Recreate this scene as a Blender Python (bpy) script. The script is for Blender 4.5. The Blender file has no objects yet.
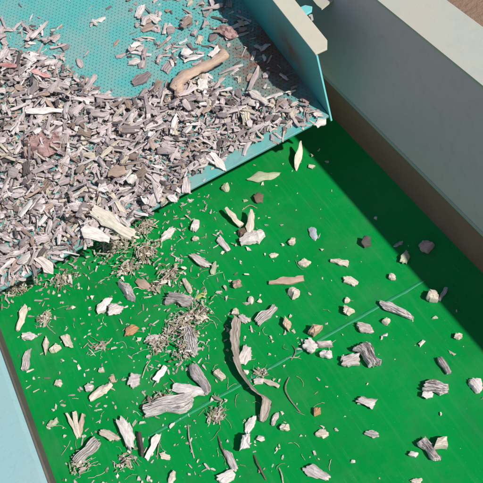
import bpy, math, random
import numpy as np
from mathutils import Matrix, Vector, noise

# ------------------------------------------------------------------ camera
F, CX, CY = 890.0, 241.5, 241.5            # focal length in pixels of the 483 px photograph
def nrm(v): return v / np.linalg.norm(v)
_ey = nrm(np.array([-571.5, -816.5, F]))
_ex = np.array([6160.0, -3340.0, F]); _ex = nrm(_ex - _ey * (_ex @ _ey))
_ez = np.cross(_ex, _ey)
R = np.stack([_ex, _ey, _ez])              # world = R @ camera(right, down, forward)
CAM = np.array([0.0, 0.0, 1.0])            # one metre above the belt
scene = bpy.context.scene
C = scene.collection
cd = bpy.data.cameras.new('camera'); co = bpy.data.objects.new('camera', cd); C.objects.link(co)
M3 = R @ np.diag([1.0, -1.0, -1.0])
m4 = Matrix([list(M3[i]) + [CAM[i]] for i in range(3)] + [[0, 0, 0, 1]])
co.matrix_world = m4
cd.sensor_width = 36.0; cd.lens = 36.0 * F / 483.0
cd.clip_start = 0.02; cd.clip_end = 200
scene.camera = co

# ------------------------------------------------------------------ light
SUN = nrm(np.array([0.455, -1.0, 1.0]))    # towards the sun
w = bpy.data.worlds.new('World'); scene.world = w; w.use_nodes = True
nt = w.node_tree; nt.nodes.clear()
sky = nt.nodes.new('ShaderNodeTexSky'); sky.sky_type = 'NISHITA'; sky.sun_disc = False
sky.sun_elevation = math.asin(SUN[2]); sky.sun_rotation = math.atan2(SUN[0], SUN[1])
bg = nt.nodes.new('ShaderNodeBackground'); bg.inputs['Strength'].default_value = 0.08
ow = nt.nodes.new('ShaderNodeOutputWorld')
nt.links.new(sky.outputs[0], bg.inputs[0]); nt.links.new(bg.outputs[0], ow.inputs[0])
sl = bpy.data.lights.new('sun', 'SUN'); sl.energy = 5.0; sl.angle = math.radians(0.9); sl.color = (1.0, 0.955, 0.90)
so = bpy.data.objects.new('sun', sl); C.objects.link(so)
so.rotation_euler = Vector(SUN).to_track_quat('Z', 'Y').to_euler(); so.location = (1.5, -1.5, 3)
vs = scene.view_settings
vs.view_transform = 'Standard'; vs.look = 'None'; vs.gamma = 1.0; vs.use_curve_mapping = False; vs.exposure = 0.0

# ------------------------------------------------------------------ helpers
random.seed(7); rng = np.random.default_rng(7)
def ray(x, y): return R @ nrm(np.array([x - CX, y - CY, F]))
def on_z(x, y, z=0.0):
    d = ray(x, y); return CAM + d * ((z - CAM[2]) / d[2])
def proj(P):
    q = R.T @ (np.asarray(P, float) - CAM); return np.array([CX + F * q[0] / q[2], CY + F * q[1] / q[2]])
# the chute floor: rises away from its lip
KS, ZL, YL = 0.25, 0.10, 0.956
CA = 1 / math.sqrt(1 + KS * KS); SA = KS * CA
def on_chute(x, y, up=0.0):
    d = ray(x, y); zl = ZL + up / CA
    t = (zl - KS * YL - CAM[2]) / (d[2] - KS * d[1])
    P = CAM + d * t
    return P[0], (P[1] - YL + up * SA) / CA          # u, v
def chute_pt(u, v, w=0.0):
    return np.array([u, YL + v * CA - w * SA, ZL + v * SA + w * CA])
CH = np.array([[1, 0, 0], [0, CA, -SA], [0, SA, CA]])  # local -> world

def link(o, parent=None):
    C.objects.link(o)
    if parent is not None: o.parent = parent
    return o
def tag(o, label=None, cat=None, group=None, kind=None):
    if label: o['label'] = label
    if cat: o['category'] = cat
    if group: o['group'] = group
    if kind: o['kind'] = kind
    return o
def mesh(name, verts, faces, mat=None, smooth=None):
    me = bpy.data.meshes.new(name)
    me.from_pydata([tuple(map(float, v)) for v in verts], [], faces); me.validate(); me.update()
    if mat: me.materials.append(mat)
    if smooth is not None:
        me.shade_smooth(); me.set_sharp_from_angle(angle=math.radians(smooth))
    return me
def obj(name, me, parent=None): return link(bpy.data.objects.new(name, me), parent)
def bevel(o, wdt, seg=2):
    b = o.modifiers.new('bevel', 'BEVEL'); b.width = wdt; b.segments = seg; b.limit_method = 'ANGLE'
    return o

# ------------------------------------------------------------------ materials
class NT:
    def __init__(s, name):
        s.m = bpy.data.materials.new(name); s.m.use_nodes = True; s.t = s.m.node_tree; s.t.nodes.clear()
        s.out = s.n('ShaderNodeOutputMaterial'); s.p = s.n('ShaderNodeBsdfPrincipled'); s.l(s.p.outputs[0], s.out.inputs[0])
    def n(s, k, **kw):
        q = s.t.nodes.new(k)
        for a, b in kw.items(): setattr(q, a, b)
        return q
    def l(s, a, b): s.t.links.new(a, b)
    def noise(s, vec, scale, detail=4, rough=.6, dim=None):
        q = s.n('ShaderNodeTexNoise'); q.inputs['Scale'].default_value = scale; q.inputs['Detail'].default_value = detail
        q.inputs['Roughness'].default_value = rough; s.l(vec, q.inputs['Vector']); return q.outputs['Fac']
    def mapping(s, vec, scale):
        q = s.n('ShaderNodeMapping'); q.inputs['Scale'].default_value = scale; s.l(vec, q.inputs['Vector']); return q.outputs[0]
    def ramp(s, fac, stops, interp='LINEAR'):
        q = s.n('ShaderNodeValToRGB'); cr = q.color_ramp; cr.interpolation = interp
        while len(cr.elements) > 1: cr.elements.remove(cr.elements[0])
        cr.elements[0].position = stops[0][0]; cr.elements[0].color = tuple(stops[0][1]) + (1,)
        for p, c in stops[1:]:
            e = cr.elements.new(p); e.color = tuple(c) + (1,)
        s.l(fac, q.inputs[0]); return q.outputs[0]
    def mix(s, fac, a, b, mode='MIX'):
        q = s.n('ShaderNodeMix', data_type='RGBA', blend_type=mode)
        for i, v in ((0, fac), (6, a), (7, b)):
            if isinstance(v, (int, float)): q.inputs[i].default_value = v
            elif isinstance(v, tuple): q.inputs[i].default_value = v + (1,)
            else: s.l(v, q.inputs[i])
        return q.outputs[2]
    def math(s, op, a, b=0.0, clamp=False):
        q = s.n('ShaderNodeMath', operation=op); q.use_clamp = clamp
        for i, v in ((0, a), (1, b)):
            if isinstance(v, (int, float)): q.inputs[i].default_value = v
            else: s.l(v, q.inputs[i])
        return q.outputs[0]
    def bump(s, h, dist, strength=1.0):
        q = s.n('ShaderNodeBump'); q.inputs['Distance'].default_value = dist; q.inputs['Strength'].default_value = strength
        s.l(h, q.inputs['Height']); s.l(q.outputs[0], s.p.inputs['Normal'])
    def set(s, **kw):
        for a, b in kw.items():
            a = a.replace('_', ' ')
            if isinstance(b, (int, float, tuple)): s.p.inputs[a].default_value = b
            else: s.l(b, s.p.inputs[a])

def g3(a): return ((a, a, a))
def chip_material(name, stops, streak=0.55, rough=0.62, dark=(0.05, 0.042, 0.04), lo=.30, hi=.62, interp_='LINEAR'):
    """fibrous shredded matter: a tone per chip, dark grain running along the chip's length"""
    k = NT(name)
    at = k.n('ShaderNodeAttribute', attribute_name='loc'); rn = k.n('ShaderNodeAttribute', attribute_name='rnd')
    oi = k.n('ShaderNodeObjectInfo')
    r = k.math('FRACT', k.math('ADD', rn.outputs['Fac'], oi.outputs['Random']))
    tone = k.ramp(r, stops, interp_)
    v = at.outputs['Vector']
    grain = k.noise(k.mapping(v, (55, 620, 620)), 1.0, 5, .65)
    blot = k.noise(k.mapping(v, (110, 170, 170)), 1.0, 4, .6)
    gm = k.ramp(grain, [(lo, g3(1)), (hi, g3(0))])
    col = k.mix(k.math('MULTIPLY', gm, streak), tone, dark)
    col = k.mix(k.math('MULTIPLY', k.ramp(blot, [(.48, g3(0)), (.72, g3(1))]), .30), col, (0.16, 0.13, 0.105))
    fine = k.noise(v, 1400, 3, .6)
    col = k.mix(.35, col, k.ramp(fine, [(.3, g3(.55)), (.6, g3(1))]), 'MULTIPLY')
    k.set(Base_Color=col, Roughness=rough); k.p.inputs['Specular IOR Level'].default_value = .35
    k.bump(k.math('ADD', k.math('MULTIPLY', grain, 1.0), k.math('MULTIPLY', fine, .35)), .0011, .8)
    return k.m
PALE = [(0, (.70, .62, .58)), (.35, (.80, .72, .68)), (.7, (.86, .79, .75)), (1, (.74, .64, .59))]
MAT = {}
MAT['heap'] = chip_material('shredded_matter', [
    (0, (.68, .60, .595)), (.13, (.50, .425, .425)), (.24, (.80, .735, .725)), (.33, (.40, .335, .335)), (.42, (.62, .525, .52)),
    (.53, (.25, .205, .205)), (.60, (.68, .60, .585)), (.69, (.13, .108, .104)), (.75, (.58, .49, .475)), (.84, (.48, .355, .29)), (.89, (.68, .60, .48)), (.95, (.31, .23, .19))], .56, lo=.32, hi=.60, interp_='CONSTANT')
MAT['pale'] = chip_material('pale_pink_grey_fibre', PALE, .62, dark=(.13, .095, .075))
MAT['white'] = chip_material('bleached_white_fibre', [(0, (.80, .74, .69)), (1, (.86, .80, .76))], .50, dark=(.22, .17, .14), lo=.28, hi=.55)
MAT['grey'] = chip_material('weathered_grey_fibre', [(0, (.64, .59, .56)), (1, (.74, .69, .66))], .70, lo=.36, hi=.62)
MAT['rib'] = chip_material('dark_striped_fibre', [(0, (.74, .68, .65)), (1, (.84, .77, .74))], .85, lo=.41, hi=.56)
MAT['strip'] = chip_material('grey_brown_bast', [(0, (.54, .47, .41)), (1, (.56, .49, .43))], .85, dark=(.09, .065, .05), lo=.34, hi=.62)
MAT['brown'] = chip_material('brown_bark', [(0, (.20, .14, .10)), (1, (.30, .21, .15))], .6)
MAT['dark'] = chip_material('dark_bark', [(0, (.07, .06, .055)), (1, (.11, .095, .085))], .5)
MAT['tan'] = chip_material('tan_wood', [(0, (.58, .42, .32)), (1, (.66, .50, .39))], .3)
MAT['orange'] = chip_material('orange_wood', [(0, (.58, .30, .13)), (1, (.62, .36, .19))], .3)
MAT['peach'] = chip_material('peach_wood', [(0, (.66, .47, .33)), (1, (.72, .55, .38))], .35)
MAT['cream'] = chip_material('cream_wood', [(0, (.80, .72, .58)), (1, (.87, .79, .66))], .52, dark=(.22, .15, .09))
MAT['pink'] = chip_material('dull_pink_film', [(0, (.46, .30, .29)), (1, (.56, .39, .37))], .65, dark=(.16, .08, .075))
MAT['red'] = chip_material('red_stained_fibre', [(0, (.66, .46, .44)), (1, (.72, .52, .50))], .85, dark=(.42, .05, .05), lo=.38, hi=.62)
MAT['leaf'] = chip_material('dry_green_leaf', [(0, (.50, .55, .36)), (1, (.60, .64, .46))], .3)
MAT['lime'] = chip_material('yellow_green_leaf', [(0, (.45, .55, .12)), (1, (.50, .60, .18))], .25)
MAT['fibre'] = chip_material('plant_fibre', [(0, (.70, .64, .52)), (.15, (.22, .18, .12)), (.30, (.84, .79, .70)), (.45, (.46, .40, .30)), (.58, (.24, .28, .13)), (.70, (.76, .70, .64)), (.82, (.36, .24, .15)), (1, (.62, .56, .50))], .3)
MAT['rose'] = chip_material('rose_tinted_scrap', [(0, (.74, .50, .45)), (1, (.80, .56, .51))], .4)
MAT['fines'] = chip_material('splinter_fines', [(0, (.74, .66, .62)), (.2, (.40, .33, .27)), (.4, (.82, .76, .68)), (.55, (.26, .27, .15)), (.7, (.66, .58, .50)), (.85, (.18, .14, .11)), (1, (.78, .72, .66))], .45)
MAT['blue'] = chip_material('pale_bluish_film', [(0, (.62, .68, .72)), (1, (.66, .71, .74))], .2)

def paint(name, col, dust=(.45, .40, .33), amt=.25, rough=.42, scale=18, worn=None, specks=.5):
    k = NT(name); tc = k.n('ShaderNodeTexCoord'); v = tc.outputs['Object']
    a = k.noise(v, scale, 6, .62); b = k.noise(v, scale * 9, 4, .6)
    c = k.mix(k.math('MULTIPLY', k.ramp(a, [(.42, g3(0)), (.75, g3(1))]), amt), col, dust)
    c = k.mix(k.math('MULTIPLY', k.ramp(b, [(.52, g3(0)), (.75, g3(1))]), amt * specks), c, tuple(x * .45 for x in dust))
    if worn:                     # a rust-brown dirt stain of its own shape: centre, radius, colour, amount
        for (cen, rad, wc, wa) in worn:
            d = k.n('ShaderNodeVectorMath', operation='DISTANCE'); k.l(v, d.inputs[0]); d.inputs[1].default_value = cen
            f = k.math('SUBTRACT', 1.0, k.math('DIVIDE', d.outputs['Value'], rad), True)
            f = k.math('MULTIPLY', f, k.ramp(k.noise(v, 45, 4, .6), [(.3, g3(.3)), (.6, g3(1))]))
            c = k.mix(k.math('MULTIPLY', f, wa, True), c, wc)
    k.set(Base_Color=c, Roughness=k.math('ADD', k.math('MULTIPLY', a, .25), rough - .1))
    k.bump(k.noise(v, 260, 3, .5), .0004, .35)
    return k.m
MAT['teal'] = paint('teal_paint', (.090, .375, .360), dust=(.30, .33, .31), amt=.68, rough=.45,
                    worn=[((.377, 1.055, .165), .075, (.20, .085, .055), 1.2), ((.372, 1.10, .14), .125, (.17, .095, .072), 1.8)])
MAT['teal_edge'] = paint('teal_cut_edge', (.18, .62, .64), amt=.15)
MAT['flange'] = paint('dusty_cream_flange', (.49, .46, .375), dust=(.40, .44, .37), amt=.5, rough=.5, scale=9, specks=.2)
MAT['wall'] = paint('cream_grey_paint', (.50, .475, .40), dust=(.38, .49, .44), amt=.75, rough=.42, scale=5, specks=.12)
MAT['wall_face'] = paint('wall_paint_shade_tuned', (.70, .545, .51), dust=(.74, .60, .56), amt=.35, rough=.42, scale=7)  # shaded-side copy of the cream-grey paint, bounced light offset in its colour
MAT['rail'] = paint('pale_blue_paint', (.31, .51, .52), dust=(.38, .50, .49), amt=.35, rough=.45)
MAT['rubber'] = paint('dusty_brown_rubber', (.35, .155, .130), dust=(.43, .22, .185), amt=.5, rough=.7)
MAT['black_rubber'] = paint('worn_dark_rubber', (.11, .092, .078), dust=(.26, .21, .17), amt=.5, rough=.7)
MAT['teal_panel'] = paint('teal_panel_paint', (.06, .40, .40), dust=(.20, .34, .33), amt=.25, rough=.42, worn=[((.377, 1.055, .165), .075, (.20, .085, .055), 1.0)])
MAT['steel'] = paint('zinc_steel', (.45, .44, .42), amt=.3, rough=.4)

def belt_material():
    k = NT('green_pvc_belt'); tc = k.n('ShaderNodeTexCoord'); v = tc.outputs['Object']
    big = k.noise(v, 6, 3, .5)
    c = k.mix(k.ramp(big, [(.3, g3(0)), (.7, g3(1))]), (.0006, .232, .036), (.0012, .272, .050))
    scuff = k.noise(k.mapping(v, (150, 5, 10)), 1.0, 5, .6)
    c = k.mix(k.math('MULTIPLY', k.ramp(scuff, [(.52, g3(0)), (.78, g3(1))]), .22), c, (.07, .29, .15))
    spk = k.noise(v, 420, 2, .5)
    c = k.mix(k.math('MULTIPLY', k.ramp(spk, [(.70, g3(0)), (.80, g3(1))]), .35), c, (.42, .46, .36))
    film = k.noise(k.mapping(v, (9, 9, 9)), 1.0, 6, .7)
    c = k.mix(k.math('MULTIPLY', k.ramp(film, [(.5, g3(0)), (.8, g3(1))]), .10), c, (.30, .36, .28))
    grime = k.noise(k.mapping(v, (26, 14, 20)), 1.0, 7, .72)
    c = k.mix(k.math('MULTIPLY', k.ramp(grime, [(.50, g3(0)), (.70, g3(1))]), .30), c, (.030, .115, .060))
    scr = k.noise(k.mapping(v, (700, 16, 10)), 1.0, 3, .5)
    c = k.mix(k.math('MULTIPLY', k.ramp(scr, [(.66, g3(0)), (.74, g3(1))]), .22), c, (.16, .36, .22))
    k.set(Base_Color=c, Roughness=k.math('ADD', k.math('MULTIPLY', film, .30), .26))
    k.p.inputs['Specular IOR Level'].default_value = .16
    k.bump(k.noise(v, 900, 2, .5), .00025, .4)
    return k.m
MAT['belt'] = belt_material()
k = NT('seam_weld'); tc = k.n('ShaderNodeTexCoord')
sc = k.noise(tc.outputs['Object'], 160, 4, .6)
k.set(Base_Color=k.mix(sc, (.004, .235, .070), (.020, .29, .13)), Roughness=.6); k.bump(sc, .0006, .6)
MAT['seam'] = k.m
k = NT('brown_soil'); tc = k.n('ShaderNodeTexCoord'); v = tc.outputs['Object']
sc = k.noise(v, 3, 6, .6); s2 = k.noise(v, 40, 5, .65)
k.set(Base_Color=k.mix(s2, k.mix(sc, (.20, .125, .082), (.29, .185, .125)), (.24, .16, .115)), Roughness=.9); k.bump(s2, .02, .5)
MAT['soil'] = k.m

# ------------------------------------------------------------------ setting
g = obj('ground', mesh('ground', [(-60, -60, -.62), (60, -60, -.62), (60, 60, -.62), (-60, 60, -.62)], [(0, 1, 2, 3)], MAT['soil']))
tag(g, 'brown bare soil beyond the side wall of the conveyor', kind='structure')

# ------------------------------------------------------------------ conveyor
def empty(name, loc, label, cat):
    e = link(bpy.data.objects.new(name, None)); e.location = loc; e.empty_display_size = .05; tag(e, label, cat); return e
conv = empty('belt_conveyor', (0, 0, 0), 'green belt conveyor with grey side wall and pale blue rail carrying scattered scraps', 'conveyor')
Y0, Y1 = -.35, 2.6
def extrude_y(name, prof, mat, parent, y0=Y0, y1=Y1, ny=1, closed=True, smooth=None, wob=0.0):
    """sweep an (x, z) profile along the belt"""
    vs_, fs = [], []; n = len(prof)
    for i in range(ny + 1):
        y = y0 + (y1 - y0) * i / ny
        for (x, z) in prof:
            d = wob * noise.noise(Vector((x * 3, y * 4, z * 9))) if wob else 0
            vs_.append((x + d, y, z))
    for i in range(ny):
        for j in range(n if closed else n - 1):
            a = i * n + j; b = i * n + (j + 1) % n
            fs.append((a, b, b + n, a + n))
    if closed:
        fs.append(tuple(range(n - 1, -1, -1))); fs.append(tuple(range(ny * n, ny * n + n)))
    return obj(name, mesh(name, vs_, fs, mat, smooth), parent)
XR = .412
bp = []
for i in range(41):
    x = -.236 + (XR + .005 + .236) * i / 40
    t = max(0, (x - .352) / .058); bp.append((x, .016 * t * t))
bp = bp + [(x, z - .007) for x, z in reversed(bp)]
belt = extrude_y('belt', bp, MAT['belt'], conv, ny=60, smooth=40)
# welded splice across the belt
sv, sf = [], []; ns = 60
for i in range(ns + 1):
    x = -.085 + .440 * i / ns
    e = min(1, i / 5, (ns - i) / 3) ** .5
    ys = .6793 + .0012 * noise.noise(Vector((x * 30, 1, 0))); hw = (.0031 + .0014 * noise.noise(Vector((x * 55, 7, 0)))) * (e * .8 + .2)
    h = .0004 * e + .0002 * noise.noise(Vector((x * 70, 3, 0)))
    for (q, hh) in ((-1, -.001), (-.7, h * .7), (0, h), (.7, h * .7), (1, -.001)): sv.append((x, ys + q * hw, max(hh, -.001) if hh > 0 else hh))
for i in range(ns):
    for j in range(4): sf.append((i * 5 + j, i * 5 + j + 1, i * 5 + j + 6, i * 5 + j + 5))
seam = obj('splice_seam', mesh('splice_seam', sv, sf, MAT['seam'], 60), belt)
# right hand side: rubber skirt, flared sheet wall with a folded top
extrude_y('rubber_skirt', [(XR, .006), (XR + .004, .002), (XR + .012, .004), (XR + .013, .0975), (XR + .003, .0975)], MAT['rubber'], conv, ny=40, wob=.0022, smooth=50)
wall = extrude_y('side_wall', [(.4150, .1000), (.4180, .0985), (.4745, .2660), (.4715, .2690)], MAT['wall_face'], conv, ny=1)
extrude_y('top_flange', [(.4700, .2695), (.5290, .2695), (.5290, .2655), (.5330, .2655), (.5330, -.25), (.5355, -.25), (.5355, .2735), (.4700, .2735)], MAT['wall'], wall)
extrude_y('bottom_hem', [(.4138, .0975), (.4152, .0968), (.4170, .1020), (.4152, .1027)], MAT['steel'], wall)
# left hand side: low rail with its own skirt strip
extrude_y('rail', [(-.2180, -.05), (-.2180, .0300), (-.2240, .0345), (-.55, .0345), (-.55, .0300), (-.2245, .0300), (-.2225, -.05)][::-1], MAT['rail'], conv)
extrude_y('rubber_skirt', [(-.2172, .002), (-.2172, .0285), (-.2145, .0275), (-.2130, .003)], MAT['black_rubber'], conv, ny=40, wob=.002)
# underside frame beam so that the wall stands on something
extrude_y('frame_beam', [(.455, -.62), (.520, -.62), (.520, -.012), (.455, -.012)], MAT['wall'], conv, y0=.2, y1=.3)
# pale clip plate riveted to the side wall beside the chute (top edge of the photograph)
def boxm(name, c, s, mat, parent, rot=None, bev=.0008):
    hx, hy, hz = s[0] / 2, s[1] / 2, s[2] / 2
    vv = [(x, y, z) for x in (-hx, hx) for y in (-hy, hy) for z in (-hz, hz)]
    ff = [(0, 1, 3, 2), (4, 6, 7, 5), (0, 4, 5, 1), (2, 3, 7, 6), (0, 2, 6, 4), (1, 5, 7, 3)]
    if rot is not None: vv = [rot @ np.array(q) for q in vv]
    vv = [np.array(q) + c for q in vv]
    o = obj(name, mesh(name, vv, ff, mat), parent)
    if bev: bevel(o, bev)
    return o

# ------------------------------------------------------------------ chute
chute = empty('feed_chute', (.08, YL, ZL), 'teal painted perforated chute tipping scraps onto the green belt', 'chute')
inv = Matrix.Translation((-.08, -YL, -ZL))
XP = .377; XLft = -.215; VMAX = 1.0
def chute_child(o, parent=chute):
    o.parent = parent; o.matrix_parent_inverse = Matrix.Translation((-.08, -YL, -ZL)) if parent is chute else Matrix.Identity(4); return o
# perforated floor: every hole is a real opening
PV0, PITCH, RH = .035, .0066, .00105
cv, cf = [], []
nu = int((XP - .002 - XLft) / PITCH); pu = (XP - .002 - XLft) / nu
nv_ = int(.62 / (PITCH * .9)); pv = PITCH * .9
def fq(*p):
    b = len(cv)
    for q in p: cv.append(chute_pt(*q))
    cf.append(tuple(range(b, b + len(p))))
oct_ = [(math.cos(math.pi * (2 * i + 1) / 8) * RH, math.sin(math.pi * (2 * i + 1) / 8) * RH) for i in range(8)]
for iv in range(nv_):
    off = .5 if iv % 2 else 0
    v0 = PV0 + iv * pv; v1 = v0 + pv; vc = (v0 + v1) / 2
    for iu in range(nu if not off else nu - 1):
        u0 = XLft + (iu + off) * pu; u1 = u0 + pu; uc = (u0 + u1) / 2
        hp = [(uc + a, vc + b, 0) for a, b in oct_]
        # octagon vertices: 0 E-N ... quads to the cell outline
        cr = [(u1, v1, 0), (u0, v1, 0), (u0, v0, 0), (u1, v0, 0)]
        fq(hp[0], hp[1], cr[0]); fq(hp[2], hp[3], cr[1]); fq(hp[4], hp[5], cr[2]); fq(hp[6], hp[7], cr[3])
        fq(hp[1], hp[2], cr[1], cr[0]); fq(hp[3], hp[4], cr[2], cr[1]); fq(hp[5], hp[6], cr[3], cr[2]); fq(hp[7], hp[0], cr[0], cr[3])
        for q in range(8):
            a, b = hp[q], hp[(q + 1) % 8]; fq(a, b, (b[0], b[1], -.002), (a[0], a[1], -.002))
    if off:
        fq((XLft, v0, 0), (XLft + pu / 2, v0, 0), (XLft + pu / 2, v1, 0), (XLft, v1, 0))
        fq((XLft + (nu - .5) * pu, v0, 0), (XP - .002, v0, 0), (XP - .002, v1, 0), (XLft + (nu - .5) * pu, v1, 0))
vend = PV0 + nv_ * pv
chute_child(obj('perforated_floor', mesh('perforated_floor', cv, cf, MAT['teal'])))
def slab(name, u0, u1, v0, v1, w0, w1, mat, parent=chute, bev=.0008):
    vv = [chute_pt(u, v, w_) for u in (u0, u1) for v in (v0, v1) for w_ in (w0, w1)]
    ff = [(0, 1, 3, 2), (4, 6, 7, 5), (0, 4, 5, 1), (2, 3, 7, 6), (0, 2, 6, 4), (1, 5, 7, 3)]
    o = obj(name, mesh(name, vv, ff, mat))
    if bev: bevel(o, bev)
    if parent is chute: chute_child(o)
    else: o.parent = parent
    return o
lip = slab('lip_plate', XLft, XP - .0022, -.0005, PV0 - .0002, -.004, .0006, MAT['teal'])
slab('rear_floor', XLft, XP - .002, vend + .0005, VMAX, -.003, 0, MAT['teal'])
def panel(x0, x1, out):
    h = .115; t = .003
    prof = [(YL - .0005, ZL - .012), (YL - .0005, ZL + h), (YL + VMAX * CA, ZL + VMAX * SA + h), (YL + VMAX * CA, ZL + VMAX * SA - .012)]
    vv = [(x, y, z) for x in (x0, x1) for y, z in prof]
    ff = [(3, 2, 1, 0), (4, 5, 6, 7), (0, 1, 5, 4), (1, 2, 6, 5), (2, 3, 7, 6), (3, 0, 4, 7)]
    o = bevel(obj('side_panel', mesh('side_panel', vv, ff, MAT['teal_panel'])), .0007); chute_child(o)
    xa, xb = (x1 - .0035, x1 + .0235) if out > 0 else (x0 - .0235, x0 + .0035)
    # folded flange along the panel's top, its front corner cut off
    yo = YL - .0005; c = .012
    pts = [(xa, 0), (xb - c if out > 0 else xb, 0 if out > 0 else c), (xb, c) if out > 0 else (xa + 0, 0)]
    if out > 0: poly = [(xa, 0), (xb - c * .7, -.001), (xb, c), (xb, .9), (xa, .9)]
    else: poly = [(xa, c), (xa + c, 0), (xb, 0), (xb, .9), (xa, .9)]
    n = len(poly); vv = []
    for dz in (.0006, .0034):
        for (x, dy) in poly: vv.append((x, yo + dy, ZL + h + KS * dy + dz))
    ff = [tuple(range(n - 1, -1, -1)), tuple(range(n, 2 * n))] + [(i, (i + 1) % n, n + (i + 1) % n, n + i) for i in range(n)]
    fl = bevel(obj('top_flange', mesh('top_flange', vv, ff, MAT['flange']), o), .0006)
    fl.matrix_parent_inverse = Matrix.Identity(4)
    fl.parent = o
    return o
pr = panel(XP - .0015, XP + .0015, 1)
pl = panel(XLft - .003, XLft, -1)
# bright cut edge of the panel front
ve = [(XP - .0013, YL - .0012, ZL - .011), (XP + .0013, YL - .0012, ZL - .011), (XP + .0013, YL - .0012, ZL + .1145), (XP - .0013, YL - .0012, ZL + .1145)]
ve = ve + [(a, b + .0005, c_) for a, b, c_ in ve]
o = obj('front_edge', mesh('front_edge', ve, [(0, 1, 2, 3), (7, 6, 5, 4), (0, 4, 5, 1), (1, 5, 6, 2), (2, 6, 7, 3), (3, 7, 4, 0)], MAT['teal_edge']), pr)
# the small teal tab with a bolt that sticks out under the flange
tz = ZL + .115 + KS * .060 - .003
P = on_z(306, 9, tz); ta = [(P[0] - .016, P[1] - .012), (P[0] + .004, P[1] - .010), (P[0] + .010, P[1] - .001), (P[0] + .004, P[1] + .010), (P[0] - .016, P[1] + .012)]
vv = [(a, b, tz + d) for d in (-.003, 0) for a, b in ta]
ff = [(4, 3, 2, 1, 0), (5, 6, 7, 8, 9)] + [(i, (i + 1) % 5, 5 + (i + 1) % 5, 5 + i) for i in range(5)]
tab = chute_child(bevel(obj('bracket_tab', mesh('bracket_tab', vv, ff, MAT['teal_edge'])), .0006))
P = on_z(311, 17, tz - .004)
vv = [(P[0] + .0032 * math.cos(a * math.pi / 3), P[1] + .0032 * math.sin(a * math.pi / 3), tz + d) for d in (-.009, -.001) for a in range(6)]
obj('bolt', mesh('bolt', vv, [tuple(range(5, -1, -1)), tuple(range(6, 12))] + [(i, (i + 1) % 6, 6 + (i + 1) % 6, 6 + i) for i in range(6)], MAT['steel']), tab)
# pale clip plate fixed to the side wall just past the chute
zc = .225; A = [on_z(308, -6, zc), on_z(333, -6, zc), on_z(321.5, 8.5, zc), on_z(317, 5, zc)]
vv = [(p[0], p[1], zc + d) for d in (-.003, 0) for p in A]
vv = [(x + (.03 if i in (1, 5) else 0), y, z) for i, (x, y, z) in enumerate(vv)]
ff = [(3, 2, 1, 0), (4, 5, 6, 7)] + [(i, (i + 1) % 4, 4 + (i + 1) % 4, 4 + i) for i in range(4)]
obj('clip_plate', mesh('clip_plate', vv, ff, MAT['flange']), wall)

# ------------------------------------------------------------------ shapes of the scraps
def finish(me, local, rnd=0.0):
    a = me.attributes.new('loc', 'FLOAT_VECTOR', 'POINT'); a.data.foreach_set('vector', np.asarray(local, np.float32).ravel())
    b = me.attributes.new('rnd', 'FLOAT', 'POINT'); b.data.foreach_set('value', np.full(len(local), rnd, np.float32) if np.isscalar(rnd) else np.asarray(rnd, np.float32))
def chip_geo(seed, L, W, T, nu=7, nv=4, taper=(.7, .7), bend=0, arch=0, curl=0, twist=0, rib=0, rough=.12, skew=.3):
    """a torn flat chip: uneven outline, thickness, bow, twist and optional lengthwise ridges"""
    r = random.Random(seed); vt, vb = [], []
    off = [r.uniform(-1, 1) for _ in range(8)]
    rz = [r.uniform(-1, 1) for _ in range(nv + 1)]
    e0 = [r.uniform(-1, 1) for _ in range(nv + 1)]; e1 = [r.uniform(-1, 1) for _ in range(nv + 1)]
    ed = [[.75 * math.sin(i_ * 1.1 + 6 * r0) + .45 * r.uniform(-1, 1) for i_ in range(nu + 1)] for r0 in (r.random(), r.random())]
    for i in range(nu + 1):
        s = i / nu - .5
        prof = 1 + .18 * math.sin(s * 5 + off[0] * 3) + .10 * math.sin(s * 11 + off[1] * 3)
        tp = (taper[0] + (1 - taper[0]) * min(1, (s + .5) * 3)) * (taper[1] + (1 - taper[1]) * min(1, (.5 - s) * 3))
        for j in range(nv + 1):
            q = j / nv - .5
            endf = max(0, abs(s) * 2 - .55) / .45
            x = s * L + skew * W * q * (1 if s > 0 else -.6) * endf * off[2] + (e1[j] if s > 0 else e0[j]) * rough * W * endf
            eq = ed[0 if q < 0 else 1][i] * rough if abs(q) > .4 else 0
            y = (q + eq) * W * prof * tp + bend * L * (s * s - .08) + .05 * W * math.sin(s * 9 + off[4] * 4)
            zm = arch * L * (.25 - s * s) + curl * W * (.25 - q * q) + .10 * T * noise.noise(Vector((s * 6 + seed, q * 6, 3.1)))
            th = T * (1 - .35 * (abs(2 * q)) ** 3) * (1 - .25 * endf)
            zt = zm + th * .5 + rib * T * (1 if j % 2 else -.6) * (.7 + .3 * rz[j]) + .12 * T * r.uniform(-1, 1)
            zb = zm - th * .5 + .12 * T * r.uniform(-1, 1)
            a = twist * s; ca, sa = math.cos(a), math.sin(a)
            vt.append((x, y * ca - zt * sa, y * sa + zt * ca)); vb.append((x, y * ca - zb * sa, y * sa + zb * ca))
    n = len(vt); v = vt + vb; f = []
    row = nv + 1
    for i in range(nu):
        for j in range(nv):
            a = i * row + j
            f.append((a, a + row, a + row + 1, a + 1)); f.append((n + a, n + a + 1, n + a + row + 1, n + a + row))
    ring = [i * row for i in range(nu + 1)] + [nu * row + j for j in range(1, row)] + [i * row + nv for i in range(nu - 1, -1, -1)] + [j for j in range(nv - 1, 0, -1)]
    m = len(ring)
    for i in range(m):
        a, b = ring[i], ring[(i + 1) % m]; f.append((b, a, n + a, n + b))
    return np.array(v), f
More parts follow.
